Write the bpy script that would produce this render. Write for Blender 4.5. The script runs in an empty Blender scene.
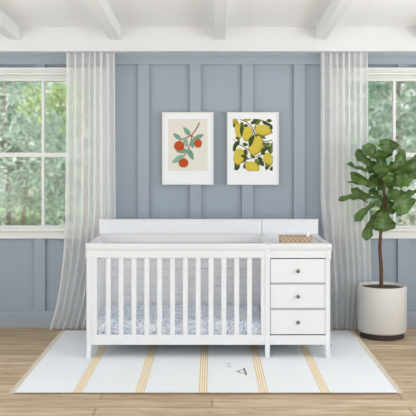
import bpy, math, random
from mathutils import Vector, Matrix, noise
random.seed(11)
scene = bpy.context.scene
COL = scene.collection
F = 840.0; CAMH = 1.56; VX, VY = 212.0, 151.0
def PX(px, Y): return (px - VX) * Y / F
def PZ(py, Y): return CAMH - (py - VY) * Y / F

# ------------------------------------------------------------------ materials
def lin(c):
    return tuple(((v/255)/12.92 if v/255 <= .04045 else ((v/255+.055)/1.055)**2.4) for v in c)
def new_mat(name):
    m = bpy.data.materials.new(name); m.use_nodes = True
    nt = m.node_tree; b = nt.nodes.get('Principled BSDF')
    return m, nt, b
def mat(name, rgb, rough=.5, spec=.5, vary=.04, scale=6.0, bump=0.0, bscale=200, metal=0, stretch=(1,1,1), coat=0):
    m, nt, b = new_mat(name)
    c = lin(rgb)
    tc = nt.nodes.new('ShaderNodeTexCoord'); mp = nt.nodes.new('ShaderNodeMapping')
    mp.inputs['Scale'].default_value = stretch
    nt.links.new(tc.outputs['Object'], mp.inputs['Vector'])
    nz = nt.nodes.new('ShaderNodeTexNoise'); nz.inputs['Scale'].default_value = scale; nz.inputs['Detail'].default_value = 4
    nt.links.new(mp.outputs[0], nz.inputs['Vector'])
    mx = nt.nodes.new('ShaderNodeMix'); mx.data_type = 'RGBA'
    mx.inputs[6].default_value = (*[v*(1-vary) for v in c], 1)
    mx.inputs[7].default_value = (*[min(1, v*(1+vary)) for v in c], 1)
    nt.links.new(nz.outputs['Fac'], mx.inputs[0]); nt.links.new(mx.outputs[2], b.inputs['Base Color'])
    b.inputs['Roughness'].default_value = rough; b.inputs['Specular IOR Level'].default_value = spec
    b.inputs['Metallic'].default_value = metal
    if coat: b.inputs['Coat Weight'].default_value = coat
    if bump:
        n2 = nt.nodes.new('ShaderNodeTexNoise'); n2.inputs['Scale'].default_value = bscale; n2.inputs['Detail'].default_value = 3
        nt.links.new(mp.outputs[0], n2.inputs['Vector'])
        bp = nt.nodes.new('ShaderNodeBump'); bp.inputs['Strength'].default_value = bump; bp.inputs['Distance'].default_value = .002
        nt.links.new(n2.outputs['Fac'], bp.inputs['Height']); nt.links.new(bp.outputs[0], b.inputs['Normal'])
    return m

M = {}
M['blue'] = mat('blue_wall_paint', (158,168,179), .55, .3, .02, 3)
M['white'] = mat('white_trim_paint', (238,238,238), .45, .4, .01, 3)
M['header'] = mat('header_shaded_white', (226,226,227), .5, .3, .01, 3)  # trim white, greyed so the colour carries the shade on the header
M['ceil'] = mat('ceiling_paint', (248,248,249), .7, .2, .01, 2)
M['plain'] = mat('plain_wall_paint', (238,239,240), .7, .2, .01, 2)
M['frame_w'] = mat('window_paint', (230,230,227), .4, .4, .01, 5)
M['crib'] = mat('crib_white_lacquer', (226,227,230), .35, .45, .008, 5)
M['gap'] = mat('gap_shade_grey', (165,165,165), .8, .1)  # grey standing in for the shade between drawers
M['knob'] = mat('brushed_nickel', (120,112,104), .32, .5, .05, 40, metal=.9)
M['steel'] = mat('steel_bolt', (150,150,155), .3, .5, .05, 40, metal=1)
M['rug'] = mat('rug_ivory_wool', (234,237,239), .95, .05, .025, 60, .5, 300)
M['rug_yellow'] = mat('rug_gold_yarn', (228,190,88), .95, .05, .08, 80, .5, 300)
M['rug_edge'] = mat('rug_edge_brown', (120,98,76), .95, .05, .1, 80)  # dark brown strip along the front edge
M['fringe'] = mat('fringe_cotton', (208,197,182), .95, .05, .12, 90)
M['ink'] = mat('charcoal_yarn', (120,122,118), .95, .05, .1, 60)
M['pot'] = mat('white_ceramic', (212,209,204), .38, .4, .015, 6)
M['pot_base'] = mat('dark_plinth', (62,56,54), .6, .3, .1, 20)
M['soil'] = mat('potting_soil', (92,82,74), .95, .05, .35, 60, 1, 120)
M['bark'] = mat('ficus_bark', (96,72,56), .8, .2, .35, 25, .8, 60, stretch=(1,1,3))
M['stem'] = mat('green_petiole', (104,112,60), .6, .3, .1, 20)
M['pframe'] = mat('picture_frame_white', (226,225,222), .4, .4, .01, 8)
M['mount'] = mat('white_mount_paper', (236,238,241), .85, .1, .005, 30)
M['art_beige'] = mat('beige_paper', (224,220,208), .9, .1, .03, 90)
M['art_paper'] = mat('art_white_paper', (240,240,234), .9, .1, .02, 90)
M['art_orange'] = mat('print_orange', (186,84,46), .9, .1, .28, 160)
M['art_leaf'] = mat('print_sage_leaf', (112,156,132), .9, .1, .15, 60)
M['art_leaf2'] = mat('print_pale_leaf', (140,176,156), .9, .1, .15, 60)
M['art_branch'] = mat('print_rust_branch', (150,82,60), .9, .1, .15, 60)
M['lemon'] = mat('print_lemon', (206,187,74), .9, .1, .16, 60)
M['lemon2'] = mat('print_lemon_ochre', (176,152,56), .9, .1, .16, 60)
M['dleaf'] = mat('print_dark_leaf', (62,76,42), .9, .1, .2, 60)
M['dleaf2'] = mat('print_olive_leaf', (104,118,58), .9, .1, .2, 60)
M['dbranch'] = mat('print_dark_branch', (84,68,62), .9, .1, .15, 60)
M['bottle'] = mat('white_plastic', (244,244,242), .4, .4, .01, 8)
M['trunk'] = mat('tree_bark', (120,104,92), .9, .1, .3, 8, stretch=(1,1,.3))
M['ground'] = mat('lawn_green', (120,136,96), .95, .05, .25, 3)

def wicker():
    m, nt, b = new_mat('woven_seagrass')
    tc = nt.nodes.new('ShaderNodeTexCoord'); mp = nt.nodes.new('ShaderNodeMapping')
    mp.inputs['Scale'].default_value = (1,1,1); nt.links.new(tc.outputs['Object'], mp.inputs[0])
    ch = nt.nodes.new('ShaderNodeTexChecker'); ch.inputs['Scale'].default_value = 55
    ch.inputs[1].default_value = (*lin((206,184,158)),1); ch.inputs[2].default_value = (*lin((160,132,104)),1)
    nt.links.new(mp.outputs[0], ch.inputs[0])
    nz = nt.nodes.new('ShaderNodeTexNoise'); nz.inputs['Scale'].default_value = 60
    mx = nt.nodes.new('ShaderNodeMix'); mx.data_type = 'RGBA'; mx.inputs[7].default_value = (*lin((184,160,134)),1)
    nt.links.new(nz.outputs[0], mx.inputs[0]); nt.links.new(ch.outputs[0], mx.inputs[6])
    nt.links.new(mx.outputs[2], b.inputs['Base Color']); b.inputs['Roughness'].default_value = .85
    return m
M['wicker'] = wicker()

def wood_floor():
    m, nt, b = new_mat('light_oak_planks')
    tc = nt.nodes.new('ShaderNodeTexCoord')
    br = nt.nodes.new('ShaderNodeTexBrick')
    br.offset = .37; br.offset_frequency = 2
    br.inputs['Scale'].default_value = 1; br.inputs['Brick Width'].default_value = 1.9
    br.inputs['Row Height'].default_value = .165; br.inputs['Mortar Size'].default_value = .0034
    br.inputs['Mortar Smooth'].default_value = .1; br.inputs['Bias'].default_value = 0
    br.inputs['Color1'].default_value = (*lin((198,175,143)),1); br.inputs['Color2'].default_value = (*lin((226,206,176)),1)
    br.inputs['Mortar'].default_value = (*lin((132,104,80)),1)
    nt.links.new(tc.outputs['Object'], br.inputs['Vector'])
    mp = nt.nodes.new('ShaderNodeMapping'); mp.inputs['Scale'].default_value = (1.6, 26, 1)
    nt.links.new(tc.outputs['Object'], mp.inputs[0])
    nz = nt.nodes.new('ShaderNodeTexNoise'); nz.inputs['Scale'].default_value = 1.6; nz.inputs['Detail'].default_value = 7; nz.inputs['Distortion'].default_value = .8
    nt.links.new(mp.outputs[0], nz.inputs[0])
    rp = nt.nodes.new('ShaderNodeValToRGB'); rp.color_ramp.elements[0].position = .36; rp.color_ramp.elements[0].color = (.52,.44,.36,1)
    rp.color_ramp.elements[1].position = .66; rp.color_ramp.elements[1].color = (1,1,1,1)
    nt.links.new(nz.outputs[0], rp.inputs[0])
    mu = nt.nodes.new('ShaderNodeMix'); mu.data_type = 'RGBA'; mu.blend_type = 'MULTIPLY'; mu.inputs[0].default_value = .85
    nt.links.new(br.outputs[0], mu.inputs[6]); nt.links.new(rp.outputs[0], mu.inputs[7])
    # knots
    mp2 = nt.nodes.new('ShaderNodeMapping'); mp2.inputs['Scale'].default_value = (1.0, 2.6, 1)
    nt.links.new(tc.outputs['Object'], mp2.inputs[0])
    vo = nt.nodes.new('ShaderNodeTexVoronoi'); vo.inputs['Scale'].default_value = 3.1
    nt.links.new(mp2.outputs[0], vo.inputs['Vector'])
    r2 = nt.nodes.new('ShaderNodeValToRGB'); r2.color_ramp.elements[0].position = .03; r2.color_ramp.elements[0].color = (.38,.26,.18,1)
    r2.color_ramp.elements[1].position = .11; r2.color_ramp.elements[1].color = (1,1,1,1)
    nt.links.new(vo.outputs['Distance'], r2.inputs[0])
    m2 = nt.nodes.new('ShaderNodeMix'); m2.data_type = 'RGBA'; m2.blend_type = 'MULTIPLY'; m2.inputs[0].default_value = .8
    nt.links.new(mu.outputs[2], m2.inputs[6]); nt.links.new(r2.outputs[0], m2.inputs[7])
    nt.links.new(m2.outputs[2], b.inputs['Base Color'])
    b.inputs['Roughness'].default_value = .5; b.inputs['Specular IOR Level'].default_value = .3
    return m
M['floor'] = wood_floor()

def sheet():
    m, nt, b = new_mat('floral_cotton_sheet')
    tc = nt.nodes.new('ShaderNodeTexCoord')
    n0 = nt.nodes.new('ShaderNodeTexNoise'); n0.inputs['Scale'].default_value = 9; nt.links.new(tc.outputs['Object'], n0.inputs[0])
    mix = nt.nodes.new('ShaderNodeMix'); mix.data_type = 'RGBA'; mix.inputs[0].default_value = .12
    nt.links.new(tc.outputs['Object'], mix.inputs[6]); nt.links.new(n0.outputs['Color'], mix.inputs[7])
    base = None
    cur = (*lin((240,242,246)),1)
    prev = None
    for scale, col, lo, hi in ((20,(206,218,234),.52,.58),(30,(232,220,222),.55,.62),(46,(164,192,218),.56,.63),(60,(130,166,204),.60,.66)):
        nz = nt.nodes.new('ShaderNodeTexNoise'); nz.inputs['Scale'].default_value = scale; nz.inputs['Detail'].default_value = 2
        nz.inputs['Distortion'].default_value = 1.2
        nt.links.new(mix.outputs[2], nz.inputs[0])
        rp = nt.nodes.new('ShaderNodeValToRGB'); rp.color_ramp.elements[0].position = lo; rp.color_ramp.elements[1].position = hi
        nt.links.new(nz.outputs[0], rp.inputs[0])
        mx = nt.nodes.new('ShaderNodeMix'); mx.data_type = 'RGBA'; mx.inputs[7].default_value = (*lin(col),1)
        nt.links.new(rp.outputs[0], mx.inputs[0])
        if prev is None: mx.inputs[6].default_value = cur
        else: nt.links.new(prev, mx.inputs[6])
        prev = mx.outputs[2]
    nt.links.new(prev, b.inputs['Base Color']); b.inputs['Roughness'].default_value = .9
    return m
M['sheet'] = sheet()

def curtain_mat(name, lo, hi):
    m, nt, b = new_mat(name)
    nt.nodes.remove(b); out = nt.nodes['Material Output']
    tr = nt.nodes.new('ShaderNodeBsdfTransparent'); tr.inputs[0].default_value = (.98,.98,.98,1)
    df = nt.nodes.new('ShaderNodeBsdfDiffuse'); tl = nt.nodes.new('ShaderNodeBsdfTranslucent')
    for s in (df, tl): s.inputs[0].default_value = (.99,.99,.985,1)
    m1 = nt.nodes.new('ShaderNodeMixShader'); m1.inputs[0].default_value = .25
    nt.links.new(df.outputs[0], m1.inputs[1]); nt.links.new(tl.outputs[0], m1.inputs[2])
    lw = nt.nodes.new('ShaderNodeLayerWeight'); lw.inputs[0].default_value = .5
    mr = nt.nodes.new('ShaderNodeMapRange'); mr.inputs[3].default_value = lo; mr.inputs[4].default_value = hi
    pw = nt.nodes.new('ShaderNodeMath'); pw.operation = 'POWER'; pw.inputs[1].default_value = 1.4
    nt.links.new(lw.outputs['Facing'], pw.inputs[0]); nt.links.new(pw.outputs[0], mr.inputs[0])
    # woven threads
    tc = nt.nodes.new('ShaderNodeTexCoord'); nz = nt.nodes.new('ShaderNodeTexNoise'); nz.inputs['Scale'].default_value = 40
    nt.links.new(tc.outputs['Object'], nz.inputs[0])
    ad = nt.nodes.new('ShaderNodeMath'); ad.operation = 'MULTIPLY_ADD'; ad.inputs[1].default_value = .08; ad.use_clamp = True
    nt.links.new(nz.outputs[0], ad.inputs[0]); nt.links.new(mr.outputs[0], ad.inputs[2])
    m2 = nt.nodes.new('ShaderNodeMixShader')
    nt.links.new(ad.outputs[0], m2.inputs[0]); nt.links.new(tr.outputs[0], m2.inputs[1]); nt.links.new(m1.outputs[0], m2.inputs[2])
    nt.links.new(m2.outputs[0], out.inputs[0])
    return m
M['sheer'] = curtain_mat('sheer_voile', .52, .98)

def glass():
    m, nt, b = new_mat('window_glass')
    nt.nodes.remove(b); out = nt.nodes['Material Output']
    tr = nt.nodes.new('ShaderNodeBsdfTransparent'); tr.inputs[0].default_value = (.97,.98,.975,1)
    gl = nt.nodes.new('ShaderNodeBsdfGlossy'); gl.inputs['Roughness'].default_value = .03
    fr = nt.nodes.new('ShaderNodeFresnel'); fr.inputs[0].default_value = 1.5
    nz = nt.nodes.new('ShaderNodeTexNoise'); nz.inputs['Scale'].default_value = 3
    bp = nt.nodes.new('ShaderNodeBump'); bp.inputs['Strength'].default_value = .02
    nt.links.new(nz.outputs[0], bp.inputs['Height']); nt.links.new(bp.outputs[0], gl.inputs['Normal'])
    mx = nt.nodes.new('ShaderNodeMixShader')
    nt.links.new(fr.outputs[0], mx.inputs[0]); nt.links.new(tr.outputs[0], mx.inputs[1]); nt.links.new(gl.outputs[0], mx.inputs[2])
    nt.links.new(mx.outputs[0], out.inputs[0])
    return m
M['glass'] = glass()

def plant_leaf():
    m, nt, b = new_mat('fiddle_leaf_green')
    uv = nt.nodes.new('ShaderNodeUVMap'); sp = nt.nodes.new('ShaderNodeSeparateXYZ'); nt.links.new(uv.outputs[0], sp.inputs[0])
    def mt(op, a, b_=None, c_=None, clamp=False):
        n = nt.nodes.new('ShaderNodeMath'); n.operation = op; n.use_clamp = clamp
        for i, v in enumerate((a, b_, c_)):
            if v is None: continue
            if isinstance(v, (int, float)): n.inputs[i].default_value = v
            else: nt.links.new(v, n.inputs[i])
        return n.outputs[0]
    a = mt('ABSOLUTE', mt('SUBTRACT', sp.outputs[0], .5))
    mid = mt('SUBTRACT', 1, mt('MULTIPLY', a, 28), clamp=True)
    ph = mt('SUBTRACT', sp.outputs[1], mt('MULTIPLY', a, .55))
    s = mt('SINE', mt('MULTIPLY', ph, 44))
    vein = mt('MULTIPLY', mt('SUBTRACT', s, .72, clamp=True), 2.2)
    fac = mt('MAXIMUM', mid, vein, clamp=True)
    tc = nt.nodes.new('ShaderNodeTexCoord'); nz = nt.nodes.new('ShaderNodeTexNoise'); nz.inputs['Scale'].default_value = 9
    nt.links.new(tc.outputs['Object'], nz.inputs[0])
    c0 = nt.nodes.new('ShaderNodeMix'); c0.data_type = 'RGBA'
    c0.inputs[6].default_value = (*lin((20,44,14)),1); c0.inputs[7].default_value = (*lin((86,122,48)),1)
    nt.links.new(nz.outputs[0], c0.inputs[0])
    c1 = nt.nodes.new('ShaderNodeMix'); c1.data_type = 'RGBA'; c1.inputs[7].default_value = (*lin((136,164,88)),1)
    nt.links.new(mt('MULTIPLY', fac, .6), c1.inputs[0]); nt.links.new(c0.outputs[2], c1.inputs[6])
    nt.links.new(c1.outputs[2], b.inputs['Base Color'])
    b.inputs['Roughness'].default_value = .34; b.inputs['Specular IOR Level'].default_value = .45
    bp = nt.nodes.new('ShaderNodeBump'); bp.inputs['Strength'].default_value = .5; bp.inputs['Distance'].default_value = .004; bp.invert = True
    nt.links.new(fac, bp.inputs['Height']); nt.links.new(bp.outputs[0], b.inputs['Normal'])
    return m
M['leaf'] = plant_leaf()

def foliage(name, ca, cb, cc):
    m, nt, b = new_mat(name)
    nt.nodes.remove(b); out = nt.nodes['Material Output']
    g = nt.nodes.new('ShaderNodeNewGeometry')
    rp = nt.nodes.new('ShaderNodeValToRGB'); e = rp.color_ramp.elements
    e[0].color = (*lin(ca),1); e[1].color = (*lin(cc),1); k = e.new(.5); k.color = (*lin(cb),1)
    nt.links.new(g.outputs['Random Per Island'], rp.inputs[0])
    df = nt.nodes.new('ShaderNodeBsdfDiffuse'); tl = nt.nodes.new('ShaderNodeBsdfTranslucent')
    nt.links.new(rp.outputs[0], df.inputs[0]); nt.links.new(rp.outputs[0], tl.inputs[0])
    mx = nt.nodes.new('ShaderNodeMixShader'); mx.inputs[0].default_value = .6
    nt.links.new(df.outputs[0], mx.inputs[1]); nt.links.new(tl.outputs[0], mx.inputs[2]); nt.links.new(mx.outputs[0], out.inputs[0])
    return m
M['fol_sage'] = foliage('sage_foliage', (160,180,164), (192,206,192), (226,228,216))
M['fol_dark'] = foliage('deep_foliage', (122,150,132), (162,184,166), (206,214,198))
M['fol_lime'] = foliage('lime_foliage', (146,170,120), (182,200,136), (210,216,172))
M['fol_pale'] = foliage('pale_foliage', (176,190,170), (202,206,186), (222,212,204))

# ------------------------------------------------------------------ mesh builder
class MB:
    def __init__(s): s.v = []; s.f = []; s.m = []; s.uv = {}
    def add(s, vs, fs, mi=0):
        n = len(s.v); s.v += [tuple(v) for v in vs]
        for f in fs: s.f.append([i+n for i in f]); s.m.append(mi)
    def box(s, x0,x1,y0,y1,z0,z1, mi=0):
        vs = [(x,y,z) for z in (z0,z1) for y in (y0,y1) for x in (x0,x1)]
        s.add(vs, [(0,2,3,1),(4,5,7,6),(0,1,5,4),(2,6,7,3),(0,4,6,2),(1,3,7,5)], mi)
        return s
    def hexa(s, p, mi=0):   # 4 bottom pts, 4 top pts
        s.add(p, [(3,2,1,0),(4,5,6,7),(0,1,5,4),(1,2,6,5),(2,3,7,6),(3,0,4,7)], mi); return s
    def prism_y(s, prof, y0, y1, mi=0):   # profile in x,z
        n = len(prof)
        s.add([(x,y0,z) for x,z in prof]+[(x,y1,z) for x,z in prof],
              [tuple(range(n)), tuple(range(2*n-1,n-1,-1))]+[(i,i+n,(i+1)%n+n,(i+1)%n) for i in range(n)], mi); return s
    def prism_x(s, prof, x0, x1, mi=0):   # profile in y,z
        n = len(prof)
        s.add([(x0,y,z) for y,z in prof]+[(x1,y,z) for y,z in prof],
              [tuple(range(n-1,-1,-1)), tuple(range(n,2*n))]+[(i,(i+1)%n,(i+1)%n+n,i+n) for i in range(n)], mi); return s
    def tube(s, pts, rad, seg=10, mi=0):
        pts = [Vector(p) for p in pts]; n = len(pts)
        if not isinstance(rad, (list,tuple)): rad = [rad]*n
        vs = []; up = Vector((.13,.9,.31)).normalized()
        for i,p in enumerate(pts):
            d = (pts[min(i+1,n-1)]-pts[max(i-1,0)]).normalized()
            a = d.cross(up)
            if a.length < .05: a = d.cross(Vector((1,0,0)))
            a.normalize(); b = d.cross(a)
            for k in range(seg):
                t = 2*math.pi*k/seg; vs.append(p+(a*math.cos(t)+b*math.sin(t))*rad[i])
        fs = [(i*seg+k, i*seg+(k+1)%seg, (i+1)*seg+(k+1)%seg, (i+1)*seg+k) for i in range(n-1) for k in range(seg)]
        fs += [tuple(range(seg-1,-1,-1)), tuple((n-1)*seg+k for k in range(seg))]
        s.add(vs, fs, mi); return s
    def lathe(s, prof, c, seg=64, mi=0, axis='z'):  # profile (r, h)
        vs = []; n = len(prof)
        for r,h in prof:
            for k in range(seg):
                t = 2*math.pi*k/seg
                if axis == 'z': vs.append((c[0]+r*math.cos(t), c[1]+r*math.sin(t), c[2]+h))
                else: vs.append((c[0]+r*math.cos(t), c[1]-h, c[2]+r*math.sin(t)))
        fs = [(i*seg+k, i*seg+(k+1)%seg, (i+1)*seg+(k+1)%seg, (i+1)*seg+k) for i in range(n-1) for k in range(seg)]
        fs += [tuple(range(seg-1,-1,-1)), tuple((n-1)*seg+k for k in range(seg))]
        s.add(vs, fs, mi); return s
    def build(s, name, mats, parent=None, bevel=0, smooth=False, kind=None, origin=None):
        off = Vector((0,0,0))
        if origin is not None: off = Vector(origin)
        q = parent
        base = Vector((0,0,0))
        while q: base += q.location; q = q.parent
        if parent is not None and origin is None: off = base
        me = bpy.data.meshes.new(name)
        me.from_pydata([Vector(v)-off for v in s.v], [], s.f); me.update()
        if not isinstance(mats, (list,tuple)): mats = [mats]
        for m in mats: me.materials.append(m)
        me.polygons.foreach_set('material_index', s.m)
        if smooth: me.polygons.foreach_set('use_smooth', [True]*len(me.polygons))
        if s.uv:
            l = me.uv_layers.new(name='UVMap')
            for lp in me.loops: l.data[lp.index].uv = s.uv.get(lp.vertex_index, (.5,.5))
        o = bpy.data.objects.new(name, me); COL.objects.link(o)
        if parent: o.parent = parent; o.location = off - base
        else: o.location = off
        if bevel:
            b = o.modifiers.new('bevel','BEVEL'); b.width = bevel; b.segments = 2; b.limit_method = 'ANGLE'
        if kind: o['kind'] = kind
        return o
def tag(o, label, cat, group=None):
    o['label'] = label; o['category'] = cat
    if group: o['group'] = group
    return o
def thing(name, label, cat, loc, group=None):
    o = bpy.data.objects.new(name, None); COL.objects.link(o); o.location = loc; o.empty_display_size = .1
    return tag(o, label, cat, group)

# ------------------------------------------------------------------ the setting
WY = 7.45          # panel surface of back wall
BF = 7.42          # face of battens and rails
XL, XR = -3.2, 3.2
H = MB().box(XL,XR,-1.2,7.45,-.1,0).build('floor', M['floor'], kind='structure')
# back wall with two openings
wins = [(PX(-14.5,7.45), PX(97,7.45)), (PX(341,7.45), PX(449,7.45))]
wz0, wz1 = PZ(230,7.45), PZ(77,7.45)
b = MB()
xs = [XL, wins[0][0], wins[0][1], wins[1][0], wins[1][1], XR]
for i in range(5):
    if i in (1,3):
        b.box(xs[i],xs[i+1],WY,WY+.18,-.1,wz0); b.box(xs[i],xs[i+1],WY,WY+.18,wz1,3.1)
    else: b.box(xs[i],xs[i+1],WY,WY+.18,-.1,3.1)
wall = b.build('wall_back', M['blue'], kind='structure')
rail_z = PZ(64.5,BF)
MB().box(XL,XR,BF,WY,rail_z,2.5).box(XL,XR,BF-.012,BF,PZ(56.5,BF),2.5).build('top_rail', M['blue'], wall, bevel=.003)
base_top = .145
bx_cx = [143.5+52*k for k in range(-5,9)]
for c in bx_cx:
    xc = PX(c,BF); hw = .05
    if xc < XL+.1 or xc > XR-.1: continue
    inwin = any(w[0]-.08 < xc < w[1]+.08 for w in wins)
    if inwin:
        MB().box(xc-hw,xc+hw,BF,WY,base_top,PZ(238,BF)).build('batten', M['blue'], wall, bevel=.003)
        MB().box(xc-hw,xc+hw,BF,WY,PZ(69,BF),rail_z).build('batten', M['blue'], wall, bevel=.003)
    else:
        MB().box(xc-hw,xc+hw,BF,WY,base_top,rail_z).build('batten', M['blue'], wall, bevel=.003)
MB().box(XL,XR,BF-.005,WY,0,base_top-.02).prism_x([(WY,base_top-.02),(BF-.005,base_top-.02),(BF,base_top),(WY,base_top)],XL,XR).build('baseboard_back', M['blue'], kind='structure', bevel=.002)

# unseen side and front walls, openings added for the area lamps
def holed_wall(name, axis, pos, lo, hi, a0, a1, z0, z1, t=.12):
    b = MB()
    segs = [(lo,a0,-.1,3.1),(a1,hi,-.1,3.1),(a0,a1,-.1,z0),(a0,a1,z1,3.1)]
    for s0,s1,q0,q1 in segs:
        if axis == 'x': b.box(min(pos,pos+t),max(pos,pos+t),s0,s1,q0,q1)
        else: b.box(s0,s1,min(pos,pos+t),max(pos,pos+t),q0,q1)
    return b.build(name, M['plain'], kind='structure')
holed_wall('wall_right','x',XR,-1.2,7.45,2.2,6.2,.5,2.35)
holed_wall('wall_left','x',XL,-1.2,7.45,2.2,6.2,.5,2.35,-.12)
holed_wall('wall_front','y',-1.2,XL-.12,XR+.12,-2.6,2.6,.4,2.5,-.12)

# ceiling, header, beams
HY = 7.25; hz0, hz1 = PZ(51.2,HY), PZ(27,HY); SL = .055
zc = lambda y: hz1 + SL*(HY-y)
b = MB().hexa([(XL,-1.2,zc(-1.2)),(XR,-1.2,zc(-1.2)),(XR,7.63,zc(7.63)),(XL,7.63,zc(7.63)),
               (XL,-1.2,3.3),(XR,-1.2,3.3),(XR,7.63,3.3),(XL,7.63,3.3)])
b.build('ceiling', M['ceil'], kind='structure')
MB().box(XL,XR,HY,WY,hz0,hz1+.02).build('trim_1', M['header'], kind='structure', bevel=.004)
bd = PZ(39.8,HY)-hz1    # negative: beam drop
k = 2
for cpx in (14.5-102, 14.5, 115.5, 219.8, 321, 423, 525):
    xc = PX(cpx,HY); hw = .046
    y0, y1 = -1.2, HY
    MB().hexa([(xc-hw,y0,zc(y0)+bd),(xc+hw,y0,zc(y0)+bd),(xc+hw,y1,zc(y1)+bd),(xc-hw,y1,zc(y1)+bd),
               (xc-hw,y0,zc(y0)+.02),(xc+hw,y0,zc(y0)+.02),(xc+hw,y1,zc(y1)+.02),(xc-hw,y1,zc(y1)+.02)]).build('trim_%d'%k, M['white'], kind='structure', bevel=.004)
    k += 1

# windows
def window(n, w, mpx):
    x0, x1 = w; zt, zb = wz1, wz0
    r = bpy.data.objects.new('window_%d'%n, None); COL.objects.link(r); r.location = ((x0+x1)/2, WY, zb); r['kind'] = 'structure'
    cs = .085
    b = MB()   # casing around opening
    b.box(x0-cs,x0,BF-.01,WY,zb,zt); b.box(x1,x1+cs,BF-.01,WY,zb,zt)
    xa, xb = x0-cs-.02, x1+cs+.02
    b.prism_x([(WY,PZ(73,BF)),(BF-.012,PZ(73,BF)),(BF-.020,PZ(71.5,BF)),(BF-.040,PZ(69.2,BF)),(BF-.044,PZ(68,BF)),(WY,PZ(68,BF))], xa-.01, xb+.01)
    b.box(xa,xb,BF-.034,WY,PZ(75.2,BF),PZ(73,BF))
    b.box(xa+.01,xb-.01,BF-.006,WY,zt,PZ(75.2,BF))
    b.box(x0-.004,x1+.004,BF-.018,WY,zt-.004,zt+.010)
    b.build('window_casing', M['frame_w'], r, bevel=.003)
    b = MB().box(x0-cs-.03,x1+cs+.03,BF-.05,WY+.1,PZ(229.3,BF)-.012,PZ(229.3,BF)+.012)
    b.box(x0-cs,x1+cs,BF-.012,WY,PZ(238.5,BF),PZ(229.3,BF)-.012)
    b.build('window_sill', M['frame_w'], r, bevel=.003)
    # frame in the opening
    fy0, fy1 = WY+.0, WY+.07; t = .036
    MB().box(x0,x0+t,fy0,fy1,zb,zt).box(x1-t,x1,fy0,fy1,zb,zt).box(x0+t,x1-t,fy0,fy1,zt-t,zt).box(x0+t,x1-t,fy0,fy1,zb,zb+t).build('window_frame', M['frame_w'], r, bevel=.003)
    mz0, mz1 = PZ(157,WY), PZ(152.6,WY)
    MB().box(x0+t,x1-t,fy0+.008,fy1-.01,mz0,mz1).build('meeting_rail', M['frame_w'], r, bevel=.003)
    xm = PX(mpx,WY)
    MB().box(xm-.0125,xm+.0125,fy0+.012,fy1-.01,zb+t,mz0).box(xm-.0125,xm+.0125,fy0+.012,fy1-.01,mz1,zt-t).build('mullion', M['frame_w'], r, bevel=.002)
    MB().box(x0+t,x1-t,fy0+.035,fy0+.039,zb+t,zt-t).build('glass_pane', M['glass'], r)
window(1, wins[0], 42.6)
window(2, wins[1], 394.8)

# ------------------------------------------------------------------ curtains
def interp(tab, y):
    if y <= tab[0][0]: return tab[0][1]
    for (a,va),(b_,vb) in zip(tab, tab[1:]):
        if y <= b_:
            t = (y-a)/(b_-a); return va+(vb-va)*t
    return tab[-1][1]
def curtain(label, ltab, rtab, folds, seed):
    CY = 7.322; b = MB(); NU, NV = 260, 34
    rnd = random.Random(seed); ph = [rnd.uniform(0,6.28) for _ in range(6)]
    for j in range(NV+1):
        v = j/NV; py = 51.5 + (330.0-51.5)*v
        z = max(.006, PZ(py, CY)); z = min(z, hz0-.004)
        l, r_ = interp(ltab, py), interp(rtab, py)
        for i in range(NU+1):
            u = i/NU
            uu = u + .016*math.sin(6.28*1.3*u+ph[0])
            th = 2*math.pi*folds*uu
            amp = .024 + .008*v + .004*math.sin(5*u+ph[2])
            y = CY + amp*math.cos(th) + .003*math.sin(.5*th+ph[3])
            ef = min(1, min(u,1-u)*16)
            A = .0165*(1+.25*math.sin(2.3*u*6.28+ph[4]))*(1-.2*v)
            x = PX(l+(r_-l)*u, CY) + ef*(A*math.sin(th) + .008*v*v*math.sin(7*u+2*v+ph[5]))
            y = min(y, BF-.052-.004 if .2 < z else BF-.01)
            b.v.append((x,y,z))
    for j in range(NV):
        for i in range(NU):
            a = j*(NU+1)+i; b.f.append([a,a+NU+1,a+NU+2,a+1]); b.m.append(0)
    o = b.build('curtain', M['sheer'], smooth=True, origin=(PX((ltab[0][1]+rtab[0][1])/2,CY),CY,0))
    tag(o, label, 'curtain', 'sheer curtains'); return o
curtain('white sheer floor-length curtain hanging left of the crib, over the left window',
        [(51,66),(150,65.5),(225,64.5),(255,63),(285,59.5),(310,55),(330,49)], [(51,115),(219,116),(255,112),(330,95)], 7.5, 3)
curtain('white sheer floor-length curtain hanging right of the crib, behind the potted fig tree',
        [(51,321),(200,321),(330,330)], [(51,367.5),(170,368),(240,370),(285,371.5),(330,364)], 7.5, 8)

# ------------------------------------------------------------------ rug
ry0, ry1 = 5.39, 7.262; rx0, rx1 = PX(14.5,5.39), PX(397.5,5.39); RT = .009
rug = thing('area_rug', 'ivory area rug with groups of thin gold stripes and tan fringed ends, under the crib', 'rug', ((rx0+rx1)/2,(ry0+ry1)/2,0))
cuts = []
for c in (-.863,-.464,-.058,.333,.728):
    for q in (-.024,-.008,.008,.024): cuts.append((c+q-.0037, c+q+.0037))
b = MB(); x = rx0
NY = 1
for a,c in cuts:
    b.box(x,a,ry0+.006,ry1,0.001,RT,0); b.box(a,c,ry0+.006,ry1,0.001,RT,1); x = c
b.box(x,rx1,ry0+.006,ry1,.001,RT,0)
b.box(rx0,rx1,ry0,ry0+.006,.001,RT-.002,2)
b.build('rug_body', [M['rug'],M['rug_yellow'],M['rug_edge']], rug)
for side in (-1,1):
    b = MB(); xe = rx0 if side < 0 else rx1; y = ry0+.006
    while y < ry1-.004:
        L = random.uniform(.034,.043); dy = random.uniform(-.004,.004)
        b.tube([(xe-side*.002,y,.006),(xe+side*L*.5,y+dy,.0045),(xe+side*L,y+dy*2,.0035)], [.0036,.0028,.0034], 5)
        y += .0085
    b.build('fringe', M['fringe'], rug, kind='stuff')
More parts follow.
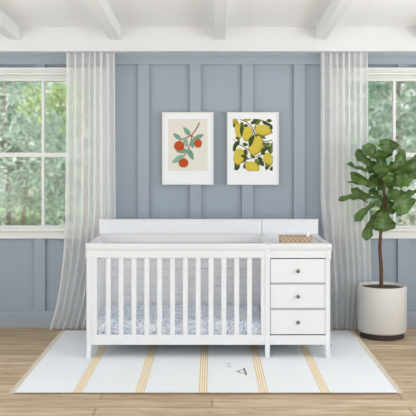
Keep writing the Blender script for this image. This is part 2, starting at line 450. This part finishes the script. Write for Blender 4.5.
def gp(px,py): 
    Y = (CAMH-RT)*F/(py-VY); return (PX(px,Y), Y)
def motif(strokes, name='woven_mark'):
    for pts, w in strokes:
        b = MB()
        P = [gp(*p) for p in pts]
        for (xa,ya),(xb,yb) in zip(P,P[1:]):
            d = Vector((xb-xa,yb-ya)); n = Vector((-d.y,d.x)).normalized()*w/2
            b.hexa([(xa-n.x,ya-n.y,RT-.001),(xb-n.x,yb-n.y,RT-.001),(xb+n.x,yb+n.y,RT-.001),(xa+n.x,ya+n.y,RT-.001),
                    (xa-n.x,ya-n.y,RT+.0012),(xb-n.x,yb-n.y,RT+.0012),(xb+n.x,yb+n.y,RT+.0012),(xa+n.x,ya+n.y,RT+.0012)])
        b.build(name, M['ink'], rug)
motif([([(226.8,363.8),(230.6,364.0)],.01),([(227.2,366.6),(230.9,366.6)],.01)])
motif([([(237.6,371.3),(243.6,369.2)],.007),([(238.2,372.3),(245.2,373.4)],.006),([(243.9,368.2),(246.3,375.2)],.013),([(237.2,371.4),(239.2,371.8)],.02)])
motif([([(319.5,345.2),(322.6,345.8)],.012),([(322.6,344.4),(325.4,344.6)],.008)])
motif([([(330.2,344.8),(332.2,345.2)],.011)])

# ------------------------------------------------------------------ crib with changer
CF = 6.30; CB = 7.06
cx = lambda px: PX(px,CF); cz = lambda py: PZ(py,CF)
X0, X1, XD0, XD1 = cx(86.4), cx(330.2), cx(265), cx(270)
crib = thing('crib', 'white slatted baby crib with attached three-drawer changing chest, standing on the rug', 'crib', ((X0+X1)/2,(CF+CB)/2,0))
W = M['crib']
zt = cz(243.6)
def leg(xa, xb, y0, y1, flare, name='leg', top=zt):
    # post with a small flare at the foot
    out = flare
    pr = [(xa,top-.004),(xb,top-.004),(xb,.14),(xb,.0)] 
    if out < 0: pr = [(xa-.004,0),(xb-.006,0),(xb-.004,.05),(xb,.105),(xb,top-.03),(xa,top-.03),(xa,.09),(xa-.001,.04)]
    elif out > 0: pr = [(xa+.006,0),(xb+.004,0),(xb+.001,.04),(xb,.09),(xb,top-.03),(xa,top-.03),(xa,.105),(xa+.004,.05)]
    else: pr = [(xa+.003,0),(xb-.003,0),(xb-.001,.05),(xb,.105),(xb,top-.03),(xa,top-.03),(xa,.105),(xa+.001,.05)]
    MB().prism_y(pr, y0, y1).build(name, W, crib, bevel=.003)
LG = RT
# lift whole legs onto rug: z from RT
def legs():
    for (xa,xb,fl) in ((X0,X0+.036,-1),(XD0,XD1,0),(X1-.036,X1,1)):
        for (ya,yb) in ((CF,CF+.045),(CB-.045,CB)):
            pr0 = len(bpy.data.objects)
            leg(xa,xb,ya,yb,fl)
            o = bpy.data.objects[-1]
legs()
for o in crib.children:
    for v in o.data.vertices:
        if v.co.z < .001: v.co.z = RT
# front gate
zr0, zr1 = cz(257.8), zt
xg0, xg1 = X0+.036, XD0
MB().box(xg0,xg0+.042,CF+.004,CF+.034,cz(335),zr0).build('gate_stile', W, crib, bevel=.002)
MB().box(xg1-.030,xg1,CF+.004,CF+.034,cz(335),zr0).build('gate_stile', W, crib, bevel=.002)
def crown(xa, xb, name):
    pr = [(CF+.045,zr0),(CF+.002,zr0),(CF+.002,zr0+.052),(CF-.004,zr0+.06),(CF-.010,zr0+.078),(CF-.012,zt-.006),(CF-.008,zt),(CF+.045,zt)]
    MB().prism_x(pr, xa, xb).build(name, W, crib, bevel=.002)
crown(X0-.004, XD0+.004, 'front_top_rail')
MB().box(X0+.036,XD0,CF+.002,CF+.036,cz(345),cz(335)).build('front_bottom_rail', W, crib, bevel=.003)
for i in range(12):
    c = cx(108+12.87*i)
    MB().box(c-.0185,c+.0185,CF+.012,CF+.028,cz(336),zr0+.005).build('spindle', W, crib, bevel=.004)
# back panel
zb_top = PZ(219.3,CB-.04); xb0, xbm, xb1 = X0, (XD0+XD1)/2-.012, X1
def back(xa, xb, name):
    r = MB()
    y0, y1 = CB-.04, CB-.018
    zs = [.105]
    z = zb_top-.052
    rows = []
    while z > .12: rows.append(z); z -= .072
    rows.append(.105)
    for a,c in zip(rows, rows[1:]): r.box(xa,xb,y0-.003,y1,c+.0016,a)
    r.box(xa+.004,xb-.004,y1-.004,CB,.105,zb_top-.04)
    r.box(xa,xb,y0-.005,CB,zb_top-.052,zb_top-.010)
    r.box(xa-.002,xb+.002,y0-.010,CB,zb_top-.010,zb_top)
    r.build(name, W, crib, bevel=.0015)
back(xb0, XD0+.016, 'back_panel'); back(XD0+.020, xb1, 'changer_back_panel')
# side panels: rails with slats (left end, divider) and solid side of chest
def side(xa, xb, name, solid):
    r = MB()
    pr = [(CF+.04,zt-.004),(CF+.04,zt-.06),(CB-.04,zt-.06),(CB-.04,zt+.0),(CB-.13,zt-.002)]
    r.prism_x(pr, xa, xb)
    if solid: r.box(xa+.004,xb-.004,CF+.045,CB-.045,.105,zt-.055)
    else:
        r.box(xa,xb,CF+.045,CB-.045,.105,.18)
        for k in range(6):
            y = CF+.1+k*(CB-CF-.2)/5; r.box(xa+.008,xb-.008,y-.018,y+.018,.17,zt-.055)
    r.build(name, W, crib, bevel=.002)
side(X0+.004, X0+.03, 'end_panel', False)
side(XD0+.004, XD0+.03, 'divider_panel', True)
side(X1-.03, X1-.004, 'chest_side_panel', True)
MB().box(X0+.03,XD0,CF+.04,CB-.045,.115,.135).build('mattress_support', W, crib)
MB().lathe([(.006,0),(.006,.003),(.003,.005)], (cx(98.6),CF+.045,cz(259)), 12, axis='y').build('bolt', M['steel'], crib, smooth=True)
# chest carcass
xc0, xc1 = XD1, X1-.036*.8
MB().box(xc0,xc1,CF+.045,CB-.045,.12,.14).box(xc0,xc1,CF+.30,CF+.31,.12,zt-.1).build('chest_body', W, crib)
MB().box(xc0,xc1+.003,CF+.004,CF+.04,cz(345),cz(335.6)).build('chest_bottom_rail', W, crib, bevel=.003)
pr = [(CF+.045,zr0-.002),(CF+.004,zr0-.002),(CF+.004,zr0+.052),(CF-.004,zr0+.062),(CF-.010,zr0+.08),(CF-.012,zt-.006),(CF-.008,zt),(CF+.045,zt)]
MB().prism_x(pr, XD0+.0345, X1-.022).build('changer_front_rail', W, crib, bevel=.002)
# scrolled corner caps
for xa,xb in ((XD0+.002,XD1-.002),(X1-.026,X1+.010)):
    b = MB(); c = (xa, CF+.014, zt-.022); n = 14
    prof = [(CF+.014+.026*math.cos(2*math.pi*q/n), zt-.026+.026*math.sin(2*math.pi*q/n)) for q in range(n)]
    b.prism_x(prof, xa, xb); b.box(xa+.003,xb-.003,CF-.004,CF+.04,zt-.12,zt-.03)
    b.build('corner_scroll', W, crib, bevel=.003)
# changer top tray
MB().box(XD1-.002,X1-.03,CF+.04,CB-.04,zt-.052,zt-.036).build('changing_top', W, crib, bevel=.002)
# drawers
dy = [(258.9,283.0),(284.4,308.4),(309.8,334.6)]
dx0, dx1 = cx(270.2), cx(325.6)
for (a,c) in dy:
    d = MB().box(dx0+.002,dx1-.002,CF+.006,CF+.026,cz(c)+.001,cz(a)-.001)
    d.box(dx0+.02,dx1-.02,CF+.026,CF+.28,cz(c)+.01,cz(a)-.03)
    dr = d.build('drawer', W, crib, bevel=.0025)
    kx, kz = cx(298), (cz(a)+cz(c))/2
    MB().lathe([(.006,-.001),(.0055,.008),(.007,.011),(.0125,.015),(.0145,.020),(.0125,.026),(.006,.029)], (kx,CF+.006,kz), 24, axis='y').build('knob', M['knob'], dr, smooth=True)
MB().box(xc0,xc1,CF+.004,CF+.026,cz(284.4)-.0015,cz(283.0)+.0015).build('drawer_gap_strip', M['gap'], crib)  # flush strip, the gap's shade painted as grey
MB().box(xc0,xc1,CF+.004,CF+.026,cz(309.8)-.0015,cz(308.4)+.0015).build('drawer_gap_strip', M['gap'], crib)  # same painted gap shade, lower pair of drawers

# mattress
mx0, mx1, my0, my1, mz0, mz1 = X0+.045, XD0-.006, CF+.048, CB-.06, .135, .286
b = MB(); NX, NYY = 60, 20
def mtop(x, y):
    e = min(x-mx0, mx1-x, y-my0, my1-y); e = max(0, e)
    return mz1 - .018*math.exp(-e/.02) + .004*noise.noise(Vector((x*9,y*9,0)))
for j in range(NYY+1):
    for i in range(NX+1):
        x = mx0+(mx1-mx0)*i/NX; y = my0+(my1-my0)*j/NYY; b.v.append((x,y,mtop(x,y)))
for j in range(NYY):
    for i in range(NX):
        a = j*(NX+1)+i; b.f.append([a,a+1,a+NX+2,a+NX+1]); b.m.append(0)
n0 = len(b.v); ring = [j_*(NX+1)+i_ for i_,j_ in ([(i,0) for i in range(NX+1)]+[(NX,j) for j in range(1,NYY+1)]+[(i,NYY) for i in range(NX-1,-1,-1)]+[(0,j) for j in range(NYY-1,0,-1)])]
rings = [ring]
for dz in (.05,.10,mz1-mz0-.018):
    nr = []
    for q in ring:
        x,y,z = b.v[q]; bul = .004*math.sin(dz/.14*3.14)
        nr.append(len(b.v)); b.v.append((x+(bul if x > (mx0+mx1)/2 else -bul) if x in (mx0,mx1) else x, y-(bul if y == my0 else 0) + .0025*noise.noise(Vector((x*22,dz*14,y*9))), max(mz0, z-dz)))
    rings.append(nr)
for r0,r1 in zip(rings,rings[1:]):
    n = len(r0)
    for q in range(n): b.f.append([r0[(q+1)%n],r0[q],r1[q],r1[(q+1)%n]]); b.m.append(0)
b.f.append(list(reversed(rings[-1]))); b.m.append(0)
mt_ = b.build('crib_mattress', M['sheet'], smooth=True, origin=((mx0+mx1)/2,(my0+my1)/2,mz0))
tag(mt_, 'crib mattress in a white fitted sheet with blue floral print, inside the crib', 'mattress')

# basket with a small jar in it, on the changer top
by = 6.62; bx0, bx1 = PX(279.6,by), PX(312,by); tz = zt-.036
bz1 = PZ(236.4,by)
bk = thing('wicker_basket', 'low rectangular tan wicker basket on top of the changing chest', 'basket', ((bx0+bx1)/2,by,tz))
w_ = .13
b = MB(); t = .008
b.box(bx0,bx1,by-w_/2,by+w_/2,tz,tz+.01).box(bx0,bx1,by-w_/2,by-w_/2+t,tz+.01,bz1).box(bx0,bx1,by+w_/2-t,by+w_/2,tz+.01,bz1)
b.box(bx0,bx0+t,by-w_/2+t,by+w_/2-t,tz+.01,bz1).box(bx1-t,bx1,by-w_/2+t,by+w_/2-t,tz+.01,bz1)
b.build('basket_body', M['wicker'], bk, bevel=.003)
rr = [(bx0,by-w_/2+t/2,bz1),(bx1,by-w_/2+t/2,bz1)]
rb = MB()
for p,q in (((bx0,by-w_/2+.004),(bx1,by-w_/2+.004)),((bx0,by+w_/2-.004),(bx1,by+w_/2-.004)),((bx0+.004,by-w_/2),(bx0+.004,by+w_/2)),((bx1-.004,by-w_/2),(bx1-.004,by+w_/2))):
    n = 24; rb.tube([(p[0]+(q[0]-p[0])*k/n, p[1]+(q[1]-p[1])*k/n, bz1+.001*math.sin(k*2.2)) for k in range(n+1)], [.006+.0012*math.sin(k*2.6) for k in range(n+1)], 8)
rb.build('basket_rim', M['wicker'], bk, smooth=True)
jx = PX(308,by)
j_ = MB().lathe([(.001,0),(.016,0),(.018,.004),(.018,bz1-tz-.01),(.012,bz1-tz+.004),(.011,bz1-tz+.018),(.004,bz1-tz+.022),(.001,bz1-tz+.022)], (jx,by+.01,tz+.0102), 24).build('bottle', M['bottle'], smooth=True, origin=(jx,by+.01,tz+.0102))
tag(j_, 'small white bottle poking up out of the wicker basket', 'bottle')

# ------------------------------------------------------------------ framed prints
AY = 7.392
def frame(px0, px1, py0, py1, label, art, artmats):
    x0, x1, z0, z1 = PX(px0,AY), PX(px1,AY), PZ(py1,AY), PZ(py0,AY)
    t = thing('framed_print', label, 'picture', ((x0+x1)/2, BF, z0), 'framed fruit prints')
    f = .011
    MB().box(x0,x0+f,AY,BF-.001,z0,z1).box(x1-f,x1,AY,BF-.001,z0,z1).box(x0+f,x1-f,AY,BF-.001,z1-f,z1).box(x0+f,x1-f,AY,BF-.001,z0,z0+f).build('frame', M['pframe'], t, bevel=.002)
    MB().box(x0+f,x1-f,AY+.009,BF-.004,z0+f,z1-f).build('mount', M['mount'], t)
    art.build('artwork', artmats, t)
def zoompt(s, ox, oy): return lambda x,y: (PX(ox+x/s,AY), PZ(oy+y/s,AY))
class Art(MB):
    def __init__(s, to, rect, mi_bg=0):
        super().__init__(); s.to = to; s.rect = rect; s.k = 0
        s.poly([(rect[0],rect[1]),(rect[2],rect[1]),(rect[2],rect[3]),(rect[0],rect[3])], 0)
    def poly(s, pts, mi):
        r = s.rect; s.k += 1; y = AY+.0085-.00004*s.k
        P = [s.to(min(max(p[0],r[0]),r[2]), min(max(p[1],r[1]),r[3])) for p in pts]
        s.add([(p[0],y,p[1]) for p in P], [tuple(range(len(P)))], mi)
    def ell(s, cx_, cy_, rx, ry, ang, mi, wob=.0, pointy=0):
        a = math.radians(ang); pts = []
        for k in range(36):
            t = 2*math.pi*k/36; rr = 1+wob*math.sin(5*t+cx_)+pointy*(max(0,math.cos(t))**8+max(0,-math.cos(t))**10*.6)
            u, v = rx*rr*math.cos(t), ry*math.sin(t)*(1+wob*math.sin(3*t))
            pts.append((cx_+u*math.cos(a)-v*math.sin(a), cy_+u*math.sin(a)+v*math.cos(a)))
        s.poly(pts, mi)
    def leaf(s, p, q, w, mi, rib=None):
        dx, dy = q[0]-p[0], q[1]-p[1]; L = math.hypot(dx,dy); nx, ny = -dy/L, dx/L
        A = []; B = []
        for k in range(13):
            t = k/12; ww = w*math.sin(math.pi*t**.8)**.8 if 0 < t < 1 else 0
            A.append((p[0]+dx*t+nx*ww, p[1]+dy*t+ny*ww)); B.append((p[0]+dx*t-nx*ww, p[1]+dy*t-ny*ww))
        s.poly(A+B[-2:0:-1], mi)
        if rib is not None: s.line([p,(p[0]+dx*.85,p[1]+dy*.85)], 1.2, rib)
    def line(s, pts, w, mi):
        for (xa,ya),(xb,yb) in zip(pts,pts[1:]):
            L = math.hypot(xb-xa,yb-ya)+1e-6; nx, ny = -(yb-ya)/L*w/2, (xb-xa)/L*w/2
            ex, ey = (xb-xa)/L*w*.3, (yb-ya)/L*w*.3
            s.poly([(xa-ex+nx,ya-ey+ny),(xb+ex+nx,yb+ey+ny),(xb+ex-nx,yb+ey-ny),(xa-ex-nx,ya-ey-ny)], mi)
a = Art(zoompt(4.9,160,105), (40,68,233,323))
a.line([(192,88),(186,103),(176,120),(155,148),(135,158),(100,170),(96,178)], 6, 3)
a.line([(155,148),(153,170),(145,200),(136,222),(120,245),(112,262)], 5, 3)
a.line([(155,148),(163,158),(170,170)], 4, 3)
for p,q,w,m_ in (((148,150),(114,107),12,1),((102,168),(64,139),11,1),((166,166),(215,144),11,1),((118,160),(136,208),12,2),((161,163),(158,214),11,1),
                 ((134,222),(78,228),12,1),((136,214),(164,270),13,1),((120,246),(58,284),15,2)): a.leaf(p,q,w,m_,3 if m_==9 else (2 if m_==1 else 1))
for c in ((94,201,26,25),(186,188,19,22),(115,284,24,23)): a.ell(c[0],c[1],c[2],c[3],0,4,.015)
frame(162,213.6,112,184.8,'white framed print of three oranges on a leafy branch, left of the lemon print', a,
      [M['art_beige'],M['art_leaf'],M['art_leaf2'],M['art_branch'],M['art_orange']])
a = Art(zoompt(4.887,222,105), (53,68,248,323))
a.line([(88,70),(120,82),(148,108),(160,140),(185,165),(215,180),(245,172)], 4, 5)
a.line([(53,165),(78,190),(110,206),(132,222)], 4, 5)
a.line([(105,272),(150,258),(190,244),(215,222),(246,190)], 4, 5)
a.line([(190,72),(215,85),(246,100)], 4, 5)
dl = [((98,80),(92,160),14),((110,95),(128,110),9),((70,85),(56,110),10),((150,72),(192,78),10),((160,95),(190,78),10),((196,80),(235,100),9),
      ((246,100),(232,128),9),((175,132),(160,100),9),((168,140),(215,165),11),((66,158),(90,168),7),((62,210),(68,180),9),((112,215),(120,250),10),
      ((90,244),(130,262),10),((180,225),(240,205),10),((195,180),(212,200),9),((232,200),(236,240),10),((165,262),(178,312),11),((182,268),(205,300),12),
      ((62,318),(88,288),12),((108,312),(122,275),9),((240,240),(246,180),8),((215,318),(228,285),9),((238,322),(246,300),8),((205,245),(222,235),7),((100,92),(96,140),11),((140,92),(176,72),9),((58,100),(74,66),8),((218,75),(246,78),8),((225,112),(246,140),9),((130,120),(150,165),8),((58,228),(64,190),9),((100,190),(128,196),8),((200,200),(240,188),10),((190,225),(214,246),9),((118,262),(88,282),10),((172,258),(200,268),9),((210,285),(240,300),9),((60,285),(84,300),9),((140,240),(160,262),8),((84,170),(70,205),8),((180,150),(214,150),9)]
for k,(p,q,w) in enumerate(dl): a.leaf(p,q,w,3 if k%4 else 4,4)
for c in ((80,122,36,17,82,1),(124,140,34,25,-78,1),(200,122,38,26,12,1),(60,78,20,12,30,2),(122,68,18,8,0,2),(82,252,38,27,-80,1),(226,262,28,24,65,1),(146,302,34,26,20,1),(164,198,46,34,-70,1)):
    a.ell(c[0]+1,c[1]+2,c[2],c[3],c[4],2,.0,.12); a.ell(c[0]-1,c[1]-2,c[2]*.92,c[3]*.9,c[4],c[5],.0,.12)
for p,q,w in (((155,152),(130,190),12),((150,165),(132,206),9),((95,98),(96,155),8),((240,100),(215,92),8),((150,160),(158,146),7),((92,246),(128,258),8)): a.leaf(p,q,w,3,4)
a.line([(148,108),(158,138),(170,158)], 4, 5)
frame(227,279,112,185,'white framed print of yellow lemons among dark leaves, right of the orange print', a,
      [M['art_paper'],M['lemon'],M['lemon2'],M['dleaf'],M['dleaf2'],M['dbranch']])

# ------------------------------------------------------------------ potted fiddle leaf fig
PY = 7.075; pxc = PX(382,PY); R = .204
pl = thing('potted_fig_tree', 'leafy green fiddle-leaf fig tree in a white round pot, right of the crib', 'plant', (pxc,PY,0))
ph_ = .432
pot = MB().lathe([(.001,.047),(R-.012,.047),(R-.004,.052),(R,.062),(R,ph_-.008),(R-.003,ph_-.001),(R-.012,ph_),(R-.018,ph_-.004),(R-.018,ph_-.05),(.001,ph_-.052)], (pxc,PY,0), 96).build('pot', M['pot'], pl, smooth=True)
MB().lathe([(.001,0),(R-.026,0),(R-.022,.004),(R-.022,.0485),(.001,.0485)], (pxc,PY,0), 96).build('plinth', M['pot_base'], pot, smooth=False)
b = MB().lathe([(.001,ph_-.055),(R-.019,ph_-.055),(R-.019,ph_-.024),(R-.06,ph_-.018),(.08,ph_-.014),(.001,ph_-.012)], (pxc,PY,0), 60)
b.build('soil', M['soil'], pl, smooth=True)
tp = [(381.0,292,0),(381.2,270,.0),(380.0,250,.01),(380.6,235,0),(382.5,220,-.01),(384.6,205,.0),(384.0,190,.01),(382.5,178,0),(383.5,166,.0),(385,156,0)]
TP = [Vector((PX(x,PY+d),PY+d,PZ(y,PY))) for x,y,d in tp]
# smooth trunk
def cat(P, n=6):
    out = []
    for i in range(len(P)-1):
        p0,p1,p2,p3 = P[max(i-1,0)],P[i],P[i+1],P[min(i+2,len(P)-1)]
        for k in range(n):
            t = k/n; out.append(.5*((2*p1)+(p2-p0)*t+(2*p0-5*p1+4*p2-p3)*t*t+(3*p1-p0-3*p2+p3)*t**3))
    out.append(P[-1]); return out
T = cat(TP)
MB().tube(T, [(.0165*(1-.62*i/len(T)))*(1+.08*math.sin(i*2.4)) for i in range(len(T))], 12).build('stem', M['bark'], pl, smooth=True)
def trunk_at(py):
    z = PZ(py,PY); return min(T, key=lambda p: abs(p.z-z))
WP = [(0,.06),(.08,.34),(.2,.50),(.35,.56),(.5,.68),(.65,.92),(.78,1.0),(.88,.92),(.95,.66),(1,.22)]
def fig_leaf(base, tip, wpx, d0, d1, roll, bend, seed):
    """base/tip: photo positions with depth offsets; wpx: half width as it shows; roll turns the blade about its midrib."""
    rnd = random.Random(seed)
    B = Vector((PX(base[0],PY+d0),PY+d0,PZ(base[1],PY+d0))); E = Vector((PX(tip[0],PY+d1),PY+d1,PZ(tip[1],PY+d1)))
    D = E-B; L = D.length; d = D.normalized()
    cam = Vector((0,-1,.12)); n = (cam - d*cam.dot(d)).normalized()
    if n.z < 0 and abs(d.z) < .6: pass
    n = Matrix.Rotation(math.radians(roll),3,d) @ n; s = d.cross(n)
    hw = wpx*PY/F
    NU, NV = 18, 10; b = MB()
    for i in range(NU+1):
        t = i/NU; w = hw*interp(WP,t)
        arch = bend*L*math.sin(math.pi*t)*.5
        for j in range(NV+1):
            u = j/NV*2-1
            c = B + D*t + n*arch
            wave = .09*hw*math.sin(t*17+seed+(2 if u > 0 else 0))*abs(u)**1.5 
            edge = 1+.07*math.sin(t*21+seed*1.7+(1.4 if u > 0 else 0))*abs(u)
            cup = .30*w*abs(u)**1.6
            pos = c + s*(u*w*edge) + n*(cup+wave*2.2) + d*(-.03*L*abs(u)*(1 if t > .7 else 0))
            b.uv[len(b.v)] = ((u+1)/2, t); b.v.append(tuple(pos))
    for i in range(NU):
        for j in range(NV):
            a = i*(NV+1)+j; b.f.append([a,a+1,a+NV+2,a+NV+1]); b.m.append(0)
    # petiole back to the trunk
    tr = trunk_at(base[1]+rnd.uniform(1,5))
    mid = (tr+B)/2 + Vector((0,0,-.008))
    b.tube([tr,mid,B,B+D*.12+n*bend*L*.1], [.0045,.004,.0035,.002], 6, 1)
    # midrib
    b.tube([B+D*t+n*(bend*L*math.sin(math.pi*t)*.5+.0006) for t in (0,.2,.4,.6,.8,.96)], [.0028,.0024,.002,.0016,.0012,.0005], 5, 1)
    b.build('leaf', [M['leaf'],M['stem']], pl, smooth=True)
LV = [ # base, tip, half width px, depth base, depth tip, roll, bend
 ((385,159),(388.5,138.5),10.5,0,-.02,5,.15),
 ((381,163),(362,146),8.0,.02,-.04,20,.2),
 ((377,168),(356,150),6.3,-.01,.06,-35,.2),
 ((378,171),(346.5,164.5),6,.01,-.06,62,-.15),
 ((380,186),(350,172.5),5.6,-.01,-.09,-40,.2),
 ((376,190),(347,182),3.2,.03,.05,55,.1),
 ((378,197),(350.5,188),5.4,-.02,-.10,-45,.25),
 ((370,203),(337.5,200),4.4,0,-.05,50,.25),
 ((375,204),(354.5,222),5,.0,-.08,30,.2),
 ((375,214),(365.5,241),5.6,-.02,-.05,25,.15),
 ((382,210),(384,232),12,-.06,-.10,0,.2),
 ((388,190),(408,213),13,-.05,-.09,-12,.25),
 ((386,172),(404,149.5),7.5,-.02,.0,30,.2),
 ((386,166),(379,149),6,.0,-.06,-40,.15),
 ((389,178),(421,170),7.5,-.02,-.06,40,.2),
 ((390,172),(424,158),8.5,.02,.02,25,.2),
 ((384,182),(381,161),8.0,-.04,-.08,-25,.2),
 ((387,188),(411,180),8.5,-.03,-.13,-30,.25),
 ((388,192),(418,190),6.5,.02,.03,55,.2),
 ((384,196),(392,213),9,.02,-.01,20,.1),
 ((382,190),(371,175),8,.03,.05,10,.2),
 ((387,197),(408,199),9,.03,.08,-30,.15),
 ((381,200),(368,190),7,.03,.06,40,.15),
 ((386,178),(399,166),8,.03,.08,-20,.15),
 ((383,205),(376,219),7,.03,.03,-30,.1),
 ((386,202),(398,210),7,.0,-.04,40,.2),
 ((381,176),(367,165),8,.04,.08,15,.1),
 ((386,186),(404,173),7,.05,.10,10,.1),
 ((384,186),(388,172),7,-.03,-.12,30,.2),
]
for i,l in enumerate(LV): fig_leaf(*l, seed=i+1)

# ------------------------------------------------------------------ outdoors
MB().box(-14,14,7.63,40,-.5,-.4).build('ground', M['ground'], kind='structure')
def tree(name, label, cat_, x, y, h, blobs, n, size, m, group=None, narrow=.5):
    t = thing(name, label, cat_, (x,y,-.4), group)
    rnd = random.Random(int(x*97+y*31)); tr = MB()
    tr.tube([(x,y,-.4),(x+.05,y,.2*h),(x-.04,y,.55*h),(x+.02,y,.9*h)], [.045,.036,.026,.01], 8)
    for k in range(10):
        a = rnd.uniform(0,6.28); z = rnd.uniform(.25,.85)*h; L = rnd.uniform(.3,.8)
        tr.tube([(x,y,z),(x+math.cos(a)*L*.5,y+math.sin(a)*L*.5,z+.1),(x+math.cos(a)*L,y+math.sin(a)*L,z+.3)], [.013,.009,.004], 5)
    tr.build('trunk', M['trunk'], t, smooth=True)
    b = MB()
    for k in range(n):
        bx_, by_, bz_, r = blobs[rnd.randrange(len(blobs))]
        while True:
            q = Vector((rnd.uniform(-1,1),rnd.uniform(-1,1),rnd.uniform(-1,1)))
            if .25 < q.length < 1: break
        c = Vector((x+bx_+(-.42 if name == 'broadleaf_tree' and y < 12 else 0),y+by_,bz_))+q*r
        d = (Vector((rnd.gauss(0,1),rnd.gauss(0,1),rnd.gauss(-.2,.7)))).normalized(); e = d.orthogonal().normalized()
        e = Matrix.Rotation(rnd.uniform(0,6.28),3,d) @ e
        s = size*rnd.uniform(.6,1.4); w = s*narrow
        b.add([c, c+d*s*.5+e*w*.5, c+d*s, c+d*s*.5-e*w*.5], [(0,1,2,3)])
    b.build('foliage', m, t, kind='stuff')
def cloud(seed, w, d, z0, z1, r, n):
    rnd = random.Random(seed); return [(rnd.uniform(-w,w),rnd.uniform(-d,d),rnd.uniform(z0,z1),r*rnd.uniform(.7,1.2)) for _ in range(n)]
tree('conifer_tree','feathery sage-green tree filling the middle of the left window','tree',-3.0,12.2,3.6,cloud(1,.9,.5,.2,3.2,.5,16),9000,.13,M['fol_sage'],narrow=.2)
tree('broadleaf_tree','lime-green broadleaf branches at top of the left window, beside its mullion','tree',-1.75,11.4,3.4,cloud(2,.26,.3,1.85,2.6,.24,8),900,.06,M['fol_lime'],narrow=.7)
tree('shrub','deep green shrub low behind the left curtain','shrub',-2.2,14.6,2.8,cloud(3,.8,.5,.0,1.9,.45,14),6000,.12,M['fol_dark'])
tree('broadleaf_tree','tall deep green tree furthest back behind the left window','tree',-3.9,17.3,5.0,cloud(4,2.4,.6,.2,4.4,.8,24),9000,.2,M['fol_dark'])
tree('conifer_tree','feathery sage-green tree filling the right window','tree',3.0,13.4,3.6,cloud(5,1.0,.5,.5,3.2,.5,16),8000,.13,M['fol_dark'],narrow=.25)
tree('broadleaf_tree','tall deep green tree furthest back behind the right window','tree',3.9,17.3,5.0,cloud(6,2.4,.6,.2,4.4,.8,24),9000,.2,M['fol_dark'])
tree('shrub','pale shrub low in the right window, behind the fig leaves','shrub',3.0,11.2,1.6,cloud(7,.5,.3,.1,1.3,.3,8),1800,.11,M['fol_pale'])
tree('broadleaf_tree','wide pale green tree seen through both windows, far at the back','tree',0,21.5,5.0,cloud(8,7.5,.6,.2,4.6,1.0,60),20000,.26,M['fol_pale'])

# ------------------------------------------------------------------ light
w = bpy.data.worlds.new('sky'); scene.world = w; w.use_nodes = True
nt = w.node_tree; bg = nt.nodes['Background']
tc = nt.nodes.new('ShaderNodeTexCoord'); sp = nt.nodes.new('ShaderNodeSeparateXYZ'); nt.links.new(tc.outputs['Generated'], sp.inputs[0])
rp = nt.nodes.new('ShaderNodeValToRGB'); rp.color_ramp.elements[0].position = 0; rp.color_ramp.elements[0].color = (.92,.95,.94,1)
rp.color_ramp.elements[1].position = .6; rp.color_ramp.elements[1].color = (.80,.89,1,1)
nt.links.new(sp.outputs[2], rp.inputs[0]); nt.links.new(rp.outputs[0], bg.inputs[0]); bg.inputs[1].default_value = 1.5
def area(name, loc, rot, sx, sy, power, col=(1,1,1)):
    l = bpy.data.lights.new(name,'AREA'); l.shape = 'RECTANGLE'; l.size = sx; l.size_y = sy; l.energy = power; l.color = col
    o = bpy.data.objects.new(name, l); COL.objects.link(o); o.location = loc; o.rotation_euler = rot; return o
area('key_right', (XR+.05,4.2,1.45), (0,math.radians(122),0), 1.8, 4.0, 74, (.925,.965,1))  # added area lamp, gives the key light from the right
area('fill_left', (XL-.05,4.2,1.45), (0,math.radians(-118),0), 1.8, 4.0, 40, (.925,.965,1))  # added fill lamp, no known source on this side
area('fill_front', (0,-1.15,1.85), (math.radians(116),0,0), 5.2, 1.25, 57, (.925,.965,1))  # added fill lamp behind the camera
s = bpy.data.lights.new('sun','SUN'); s.energy = 7; s.angle = .05; so = bpy.data.objects.new('sun', s); COL.objects.link(so)
so.rotation_euler = (math.radians(42),0,math.radians(18))

# ------------------------------------------------------------------ camera
cd = bpy.data.cameras.new('camera'); cam = bpy.data.objects.new('camera', cd); COL.objects.link(cam)
cam.location = (0,0,CAMH); cam.rotation_euler = (math.radians(90),0,0)
cd.sensor_width = 36; cd.lens = 36*F/416
cd.shift_x = (208-VX)/416; cd.shift_y = -(208-VY)/416
cd.dof.use_dof = True; cd.dof.focus_distance = 6.75; cd.dof.aperture_fstop = 1.7
scene.camera = cam
vs = scene.view_settings; vs.view_transform = 'Standard'; vs.look = 'None'; vs.gamma = 1; vs.use_curve_mapping = False; vs.exposure = 0
